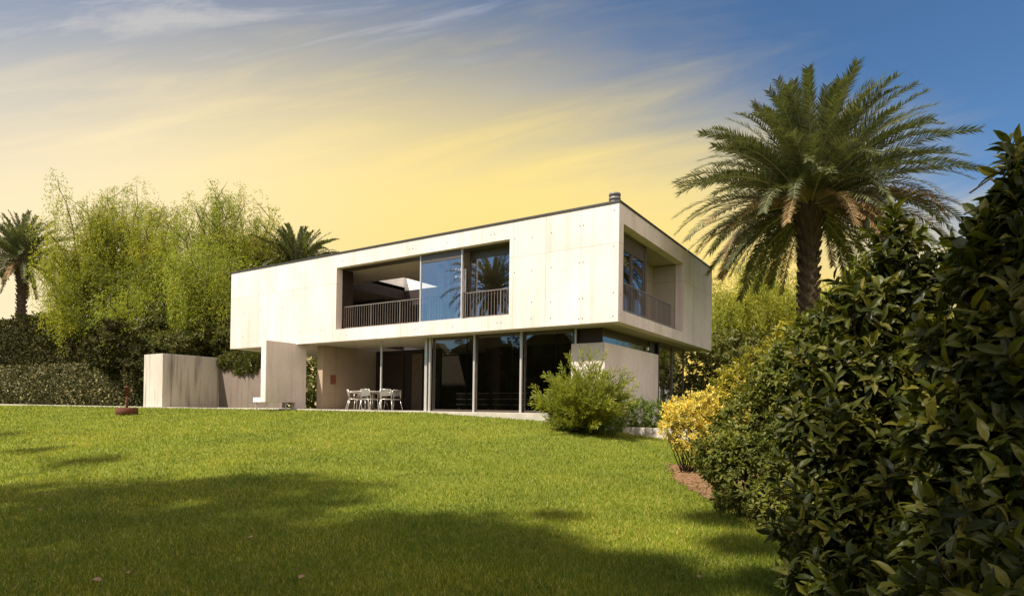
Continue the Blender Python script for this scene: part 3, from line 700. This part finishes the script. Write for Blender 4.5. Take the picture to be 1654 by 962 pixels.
# ------------------------------------------------------------------ hedges on the left
def box_samples(n, x0, x1, yf, depth, topf, z0=-.1, lump=.35):
    x = rng.uniform(x0, x1, n); u = rng.uniform(0, 1, n); ht = topf(x)
    top = rng.uniform(0, 1, n) < .3
    z = np.where(top, ht, z0+(ht-z0)*u); bul = lump*(np.sin(x*1.3)*np.sin(z*1.7+x*.4)+.6*np.sin(x*3.1+z*2.3))
    y = np.where(top, yf+depth*rng.uniform(0, 1, n), yf-.45*np.sin(np.clip(u, 0, 1)*3.14)+bul*.5)+rng.uniform(0, .35, n)
    z = z+np.where(top, bul*.7+rng.uniform(-.15, .25, n), 0)
    O = np.stack((np.zeros(n), np.where(top, -.2, -1.0), np.where(top, 1.0, .25)), 1)
    return np.stack((x, y, z), 1), O
topu = lambda x: np.interp(x, [-70, -48, -43, -38, -33, -27], [7.2, 7.0, 6.6, 5.6, 4.6, 3.6])
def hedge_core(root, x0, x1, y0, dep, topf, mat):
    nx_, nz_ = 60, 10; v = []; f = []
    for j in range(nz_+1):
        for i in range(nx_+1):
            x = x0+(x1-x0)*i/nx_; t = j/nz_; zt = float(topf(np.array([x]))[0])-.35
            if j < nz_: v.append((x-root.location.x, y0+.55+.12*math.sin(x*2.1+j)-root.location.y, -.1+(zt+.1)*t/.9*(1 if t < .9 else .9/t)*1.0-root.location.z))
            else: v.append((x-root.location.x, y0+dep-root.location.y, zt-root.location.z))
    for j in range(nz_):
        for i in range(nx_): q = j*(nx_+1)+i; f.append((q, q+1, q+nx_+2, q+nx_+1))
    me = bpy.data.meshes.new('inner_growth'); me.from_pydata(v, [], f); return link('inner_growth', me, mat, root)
hh = hedge('tall_hedge', 'tall dark overgrown hedge behind the ivy bank at the left', 'hedge', box_samples(36000, -62, -27, 4.0, 3, topu), .26, .17, M['l_dark'], (-42, 5, -.1))
hedge_core(hh, -62, -27, 4.05, 3.5, topu, M['l_dark'])
topi = lambda x: np.interp(x, [-60, -40, -33, -29, -27, -26.5], [2.6, 2.5, 2.2, 2.3, 2.9, 2.9])
hh = hedge('ivy_bank', 'low ivy bank speckled with cream leaves along the lawn at the left', 'hedge', box_samples(17000, -56, -26.7, 1.3, 2.4, topi, lump=.25), .17, .13, M['l_ivy'], (-40, 2, -.1))
hedge_core(hh, -56, -27, 1.3, 2.0, topi, M['l_dark'])
# olive shrubs behind and above the garden walls
def bl(px, py, t, r): return (at(px, py, t), r)
shrub('spilling_shrub', 'olive green shrub spilling over the top of the concrete block', 'shrub', [bl(285, 556, 34, (1.6, 1.3, .9)), bl(330, 540, 35, (1.7, 1.3, 1.0)), bl(262, 530, 36, (1.5, 1.3, 1.2))], 1500, 6, None, .24, .12, M['l_olive'], base=(*at(290, 600, 35.5)[:2], -.1), tmpl=LEAF_S)
shrub('spilling_shrub', 'olive green shrub hanging down the dark garden wall next to the house', 'shrub', [bl(378, 545, 34.5, (1.6, 1.2, 1.2)), bl(405, 566, 34.2, (1.3, 1.1, .8)), bl(352, 520, 36, (1.8, 1.4, 1.3)), bl(392, 590, 33.2, (1.2, .4, .6))], 1600, 6, None, .22, .11, M['l_olive'], base=(*at(385, 600, 35.5)[:2], -.1), tmpl=LEAF_S)
shrub('dark_shrub', 'dark brownish shrub between the low weeping tree and the block', 'shrub', [bl(240, 590, 34, (1.5, 1.2, 1.6)), bl(285, 510, 38, (2.4, 1.6, 1.5)), bl(180, 560, 36, (1.6, 1.4, 1.7))], 1500, 6, None, .24, .15, M['l_dark'], base=(*at(240, 600, 36)[:2], -.1), tmpl=LEAF_S)
shrub('dark_shrub', 'dark backdrop shrub filling the gap under the feathery trees', 'shrub', [bl(330, 500, 40, (3.2, 2, 2.5)), bl(400, 500, 40, (2.5, 2, 2.4)), bl(230, 490, 42, (3.0, 2, 3.2)), bl(150, 480, 43, (2.6, 2, 2.6)), bl(330, 570, 40, (4.5, 2, 2.4)), bl(470, 560, 40, (4, 2, 2.5)), bl(545, 600, 40, (4, 2, 2.5)), bl(500, 640, 38, (3, 2, 2.2)), bl(420, 640, 38, (3, 2, 2.2)), bl(560, 640, 42, (5, 2, 2.6))], 4400, 6, None, .28, .12, M['l_mid'], base=(*at(300, 600, 41)[:2], -.1), tmpl=LEAF_S)
shrub('spilling_shrub', 'trailing foliage along the top of the dark garden wall', 'shrub', [((x, 3.15, 2.45+.18*math.sin(x*2.3)), (.75, .38, .55+.15*math.sin(x*1.9))) for x in (-24.4, -23.6, -22.8, -22.0, -21.2, -20.4, -19.7)], 1500, 6, None, .17, .09, M['l_olive'], base=(-22.5, 3.8, -.1), tmpl=LEAF_S, upb=-.3, stems=6)
# behind the house, right
shrub('dark_shrub', 'dark green shrub mass behind the glazed bay right of the house', 'shrub', [bl(1130, 600, 30, (1.6, 1.6, 1.7)), bl(1175, 590, 30, (1.7, 1.6, 1.9)), bl(1230, 590, 30, (1.9, 1.6, 1.9)), bl(1100, 640, 30, (1.3, 1.3, 1.3))], 1800, 6, None, .22, .13, M['l_olive'], base=(*at(1160, 640, 30)[:2], -1.0), tmpl=LEAF_S)
# hedge the side bay glass reflects, off to the right
shrub('garden_hedge', 'long clipped hedge off to the right of the house', 'hedge', [((14+i*.6, 4+i*3.2, 0.1), (1.6, 2.4, 1.9)) for i in range(5)], 2200, 6, None, .22, .13, M['l_dark'], base=(15, 10, -1.2), tmpl=LEAF_S)

# ------------------------------------------------------------------ shrubs by the house corner
def sprays(name, label, base, nst, mats):
    base = np.array(base, float); root = thing(name, label, 'shrub', tuple(base)); tm = MB(); P = []; Dv = []
    r = random.Random(4)
    for i in range(nst):
        az = r.uniform(0, 6.28); el = math.radians(r.choice([r.uniform(12, 45), r.uniform(30, 80)])); Ls = r.uniform(.8, 1.6)*(.72+.42*el)
        v = np.array([math.cos(az)*math.cos(el), math.sin(az)*math.cos(el), math.sin(el)]); p = np.array([r.uniform(-.3, .3), r.uniform(-.3, .3), r.uniform(0, .45)]); pts = [p.copy()]; n = 12
        for k in range(n):
            v = v+np.array([0, 0, .012 if k < 7 else -.05]); v = v/np.linalg.norm(v); p = p+v*Ls/n; pts.append(p.copy())
            if k > 1:
                for _ in range(3 if k < 5 else 5):
                    sd2 = np.cross(v, rnd_unit(1)[0]); q0 = p-v*r.uniform(0, Ls/n); dd = unit(v*1.1+unit(sd2)*.75)
                    for j in range(4): P.append(q0+dd*j*.045); Dv.append(unit(dd+rnd_unit(1)[0]*.45))
        tm.tube([tuple(q) for q in pts], [.012*(1-.8*k/n) for k in range(n+1)], 4, cap=False)
    P = np.array(P); Dv = np.array(Dv); n = len(P)
    stamp('foliage', *LEAF_S, P, Dv, rnd_unit(n), .085*rng.uniform(.7, 1.3, n), .02*rng.uniform(.8, 1.3, n), mats, root)
    tm.build('stems', M['twig'], root); return root
q = at(943, 680, 16.6); sprays('juniper_bush', 'spreading light green juniper with arching sprays before the concrete block', (q[0], q[1], float(gz(q[0], q[1]))), 270, M['l_juniper'])
q = at(943, 650, 16.6)
shrub('clipped_shrub', 'dark rounded base shrub under the light juniper sprays', 'shrub', [((q[0]-.45, q[1]+.15, .0), (.5, .4, .55)), ((q[0]+.15, q[1]+.05, -.1), (.55, .4, .5)), ((q[0]+.7, q[1]+.2, -.15), (.45, .4, .4))], 1100, 7, None, .07, .028, M['l_lowhedge'], tmpl=LEAF_S)
shrub('low_hedge', 'low bright green hedge in the planter against the concrete block', 'hedge', [((x, .50, -.06+.06*math.sin(x*3)), (.42, .36, .52)) for x in (-1.5, -1.0, -.5, 0, .5, 1.0, 1.5, 2.0)], 2800, 6, None, .07, .034, M['l_lowhedge'], tmpl=LEAF_S, spread=(25, 80), upb=.8, base=(0.2, .6, -.42))
# golden shrub
sh = lambda px, py, t, r: (at(px, py, t), r)
D0 = 11.3
shrub('golden_shrub', 'golden yellow variegated shrub at the tip of the right hand planting', 'shrub', [sh(1098, 668, D0, (.36, .36, .34)), sh(1135, 655, D0+.3, (.36, .36, .34)), sh(1115, 705, D0, (.42, .36, .34)), sh(1155, 690, D0+.2, (.4, .4, .45)), sh(1085, 690, D0, (.24, .3, .26))], 820, 8, None, .075, .032, M['l_gold'], stems=30, tmpl=LEAF_S, inner=.4, shoots=160, upb=.9, spread=(20, 70))
shrub('lime_shrub', 'lime green shrub with sunlit top behind the golden one', 'shrub', [sh(1190, 640, 12.5, (.6, .6, .7)), sh(1240, 610, 12.5, (.7, .6, .8)), sh(1290, 575, 12.5, (.7, .6, .8)), sh(1350, 560, 12.0, (.8, .7, .8)), sh(1165, 668, 11.9, (.45, .5, .5)), sh(1220, 690, 12.0, (.8, .7, .8))], 1500, 8, None, .10, .045, M['l_lime'], stems=14, tmpl=LEAF_S)
shrub('evergreen_shrub', 'rounded glossy evergreen shrub with small leaves at the lawn edge', 'shrub', [sh(1250, 820, 7.3, (.34, .33, .34)), sh(1300, 865, 6.5, (.38, .33, .36)), sh(1160, 735, 8.2, (.36, .4, .36)), sh(1205, 750, 8.0, (.45, .4, .4)), sh(1210, 690, 8.6, (.5, .5, .55)), sh(1270, 640, 8.6, (.6, .5, .65)), sh(1240, 780, 8.0, (.7, .6, .65)), sh(1320, 720, 8.0, (.7, .6, .8)), sh(1195, 800, 7.9, (.33, .4, .36))], 3000, 8, None, .08, .034, M['l_small'], stems=24, spread=(30, 85))
shrub('evergreen_shrub', 'upright mid green shrub standing before the big palm trunk', 'shrub', [sh(1325, 550, 8.2, (.5, .5, .45)), sh(1290, 600, 8.2, (.5, .5, .5)), sh(1405, 485, 8.2, (.4, .5, .6)), sh(1420, 600, 8.0, (.9, .7, 1.0))], 2300, 8, None, .10, .042, M['l_small'], stems=16)
shrub('laurel_bush', 'tall dark laurel with broad leaves rising into the sky by the palm', 'shrub', [sh(1445, 415, 5.3, (.20, .25, .40)), sh(1400, 500, 5.3, (.36, .35, .36)), sh(1500, 470, 5.3, (.30, .3, .32)), sh(1360, 600, 5.2, (.42, .4, .36)), sh(1460, 600, 5.2, (.5, .45, .5)), sh(1340, 720, 5.0, (.36, .4, .36)), sh(1430, 720, 5.0, (.45, .4, .45)), sh(1340, 850, 4.7, (.36, .4, .40)), sh(1440, 850, 4.6, (.5, .4, .5))], 1250, 7, None, .145, .056, M['l_laurel'], stems=40, shoots=320, inner=.35, bump=.35, spread=(30, 88))
shrub('laurel_bush', 'nearest dark laurel bush running out of the right edge of the photo', 'shrub', [sh(1650, 285, 3.9, (.10, .15, .22)), sh(1625, 350, 3.9, (.17, .2, .20)), sh(1590, 430, 3.9, (.20, .25, .20)), sh(1680, 420, 3.8, (.35, .3, .4)), sh(1600, 560, 3.8, (.34, .3, .36)), sh(1690, 620, 3.5, (.35, .3, .4)), sh(1560, 700, 3.7, (.3, .3, .34)), sh(1650, 780, 3.4, (.36, .3, .38)), sh(1550, 860, 3.5, (.3, .3, .34))], 800, 7, None, .148, .058, M['l_laurel'], stems=40, shoots=260, inner=.3, bump=.35, spread=(30, 88))
shrub('laurel_bush', 'low laurel bush at the bottom with fresh green tips', 'shrub', [sh(1330, 940, 4.4, (.26, .3, .24)), sh(1420, 960, 3.9, (.30, .35, .30)), sh(1510, 985, 3.4, (.32, .35, .28)), sh(1620, 960, 2.9, (.35, .3, .26))], 330, 7, None, .145, .056, M['l_laurel'], stems=20, shoots=100, inner=.3, spread=(30, 88))

# ------------------------------------------------------------------ trees behind the camera (they shade the lawn and stand in the window reflections)
def shade_tree(label, targets, k, seed, base_off=(0, 0), nclu=820):
    blobs = []
    for (px, py, r) in targets:
        P = ground_hit(px, py) if not isinstance(px, tuple) else np.array(px, float); c_ = P+S*(k+random.uniform(-1, 1)); blobs.append((c_, (r, r, r*.75)))
    cen = sum(b[0] for b in blobs)/len(blobs); base = np.array([cen[0]+base_off[0], cen[1]+base_off[1], -1.5])
    o = shrub('shade_tree', label, 'tree', blobs, nclu, 7, None, .26, .15, M['l_shade'], base=base, tmpl=LEAF_S, inner=.25, stems=2, part='crown', group='trees behind the photographer')
    tm = MB(); 
    tm.tube([(0, 0, 0), (.1, 0, cen[2]*.5), tuple(cen-base)], [.25, .18, .1], 10)
    for b in blobs: tm.tube([(.1, 0, cen[2]*.5), tuple((cen-base)*.7+(b[0]-base)*.3), tuple(b[0]-base)], [.1, .07, .03], 7)
    tm.build('trunk', M['bark'], o); return o
shade_tree('broad tree far left behind the photographer', [(20, 815, 2.1), (190, 812, 1.8), (110, 900, 1.8), (60, 725, .7), (150, 742, .6)], 15, 1)
shade_tree('broad tree behind the photographer shading the middle of the lawn', [(400, 800, 1.7), (300, 900, 1.7), (520, 880, 1.5), (450, 950, 1.5)], 14, 2)
shade_tree('broad tree close behind the photographer', [(720, 865, 1.2), (640, 925, 1.3), (880, 910, .95), (820, 960, 1.2), (960, 960, .8), (1110, 950, .5), (1040, 925, .65), (900, 828, .3)], 13, 3, nclu=900)
shade_tree('broad tree over the right hand shrubs behind the photographer', [((8.8, -12.0, .2), 0, 1.7), ((10.0, -13.4, .6), 0, 1.6), ((8.2, -13.8, -.6), 0, 1.2), ((9.6, -10.2, .6), 0, 1.2), (1165, 835, .42), (1215, 880, .45), (1275, 940, .5)], 12, 4, nclu=1700)
_p = on(797, 468, 1, .62); _q = ray(797, 468)*np.array([1, -1, 1]); pc = tuple(_p+_q*((-20.5-_p[1])/_q[1]))
palm('date_palm', 'date palm behind the photographer mirrored in the upper window', (pc[0], pc[1], -1.5), pc, 1, 90, 3.4, 21, 34, .28, 'date palms', dry=.02, lw=.06)
hx = [(-46+i*4.2, -33+2*math.sin(i*1.7), 2.6+1.1*math.sin(i*2.1)) for i in range(16)]
bh = shrub('garden_hedge', 'long dark hedge closing the garden behind the photographer', 'hedge', [(q, (3.2, 1.8, 5.6)) for q in hx], 5200, 6, None, .42, .26, M['l_dark'], base=(-20, -33, -1.5), tmpl=LEAF_S)

hedge_core(bh, -55, 20, -33.5, 1.5, lambda x: 7.2+.8*np.sin(x*.8)+.4*np.sin(x*2.1), M['l_dark'])
# ------------------------------------------------------------------ grass and fallen leaves
n = 560000
u_ = rng.uniform(0, 1, n); rr = 3.6*(50/3.6)**u_; th = rng.uniform(R(-62), R(62), n)   # polar about the camera: density falls with distance
a_ = YAW+th; x = CAM[0]-np.sin(a_)*rr; y = CAM[1]+np.cos(a_)*rr
ok = (y < -.36) | ((x > -2.0) & (y < -.02) & (y > -.36)) 
ok &= ~((x < -19.6) & (y > -.4))
ex = np.interp(y, soil_edge_y, soil_edge_x, left=50, right=soil_edge_x[-1]); ok &= ((x < ex+rng.normal(size=n)*.07) | (y > sp_[0][1]+.1)) 
ok &= ~((y < soil_edge_y[0]) & (x > soil_edge_x[0]+1.2))
x, y, rr = x[ok], y[ok], rr[ok]; n = len(x)
patch = .5+.5*np.sin(x*2.1+1.3*np.sin(y*1.7))*np.sin(y*2.4+np.sin(x*1.1))
hgt = (.028+.028*rng.uniform(0, 1, n)+.015*patch)*(1+.012*(rr-5)); wd = (.0028+.00078*rr)*rng.uniform(.7, 1.3, n)
dv = np.stack((rng.normal(size=n)*.42, rng.normal(size=n)*.42, np.ones(n)), 1)
o = stamp('lawn_grass', *BLADE, np.stack((x, y, gz(x, y)-.022), 1), dv, rnd_unit(n)*np.array([1, 1, .1]), hgt, wd, M['grass'])
tag(o, 'short mown lawn grass', 'grass', kind='stuff')
LV = [(400, 872, 'pale curled dry leaf lying in the shaded middle of the lawn'), (62, 828, 'reddish dry leaf on the shaded lawn at the far left'), (165, 942, 'pale dry leaf at the bottom left of the lawn'),
      (205, 930, 'brown dry leaf standing on edge near the bottom left'), (482, 940, 'brown dry leaf in the grass near the bottom centre left'), (510, 728, 'small brown leaf on the sunlit lawn'),
      (875, 730, 'small pale leaf on the sunlit lawn before the juniper'), (1127, 938, 'reddish brown leaf at the bottom near the shrub shadow'), (340, 688, 'tiny pale leaf on the far lawn left of centre')]
for i, (px, py, lab) in enumerate(LV):
    p = ground_hit(px, py); n2 = 1
    sz = .075 if i < 5 else .06
    o = stamp('fallen_leaf', *LEAF_B, np.zeros((1, 3)), np.array([[math.cos(i*2.0), math.sin(i*2.0), .25]]), np.array([[.2, -.4, 1.0]]), np.array([sz]), np.array([sz*.7]), M['deadleaf'])
    o.location = (p[0], p[1], float(gz(p[0], p[1]))+.03); tag(o, lab, 'leaf', 'dry leaves on the lawn')
# litter on the bare soil
n = 2600; k = rng.uniform(0, 1, n)*(len(sp_)-1); i0 = np.minimum(k.astype(int), len(sp_)-2); f = (k-i0)[:, None]
P = np.array(sp_)[i0]*(1-f)+np.array(sp_)[i0+1]*f; dx = rng.uniform(0, 1.75, n)**1.3-.16*rng.uniform(0, 1, n)**3; P[:, 0] += dx; P[:, 1] += dx*.35; P[:, 2] = gz(P[:, 0], P[:, 1])+rng.uniform(-.01, .01, n)
o = stamp('leaf_litter', *LEAF_S, P, rnd_unit(n)*np.array([1, 1, .3]), rnd_unit(n)*.4+np.array([0, 0, 1.0]), .06*rng.uniform(.5, 1.2, n), .035*rng.uniform(.6, 1.2, n), M['l_palmdry'])
tag(o, 'brown leaf litter on the bare soil under the shrubs', 'leaf litter', kind='stuff')
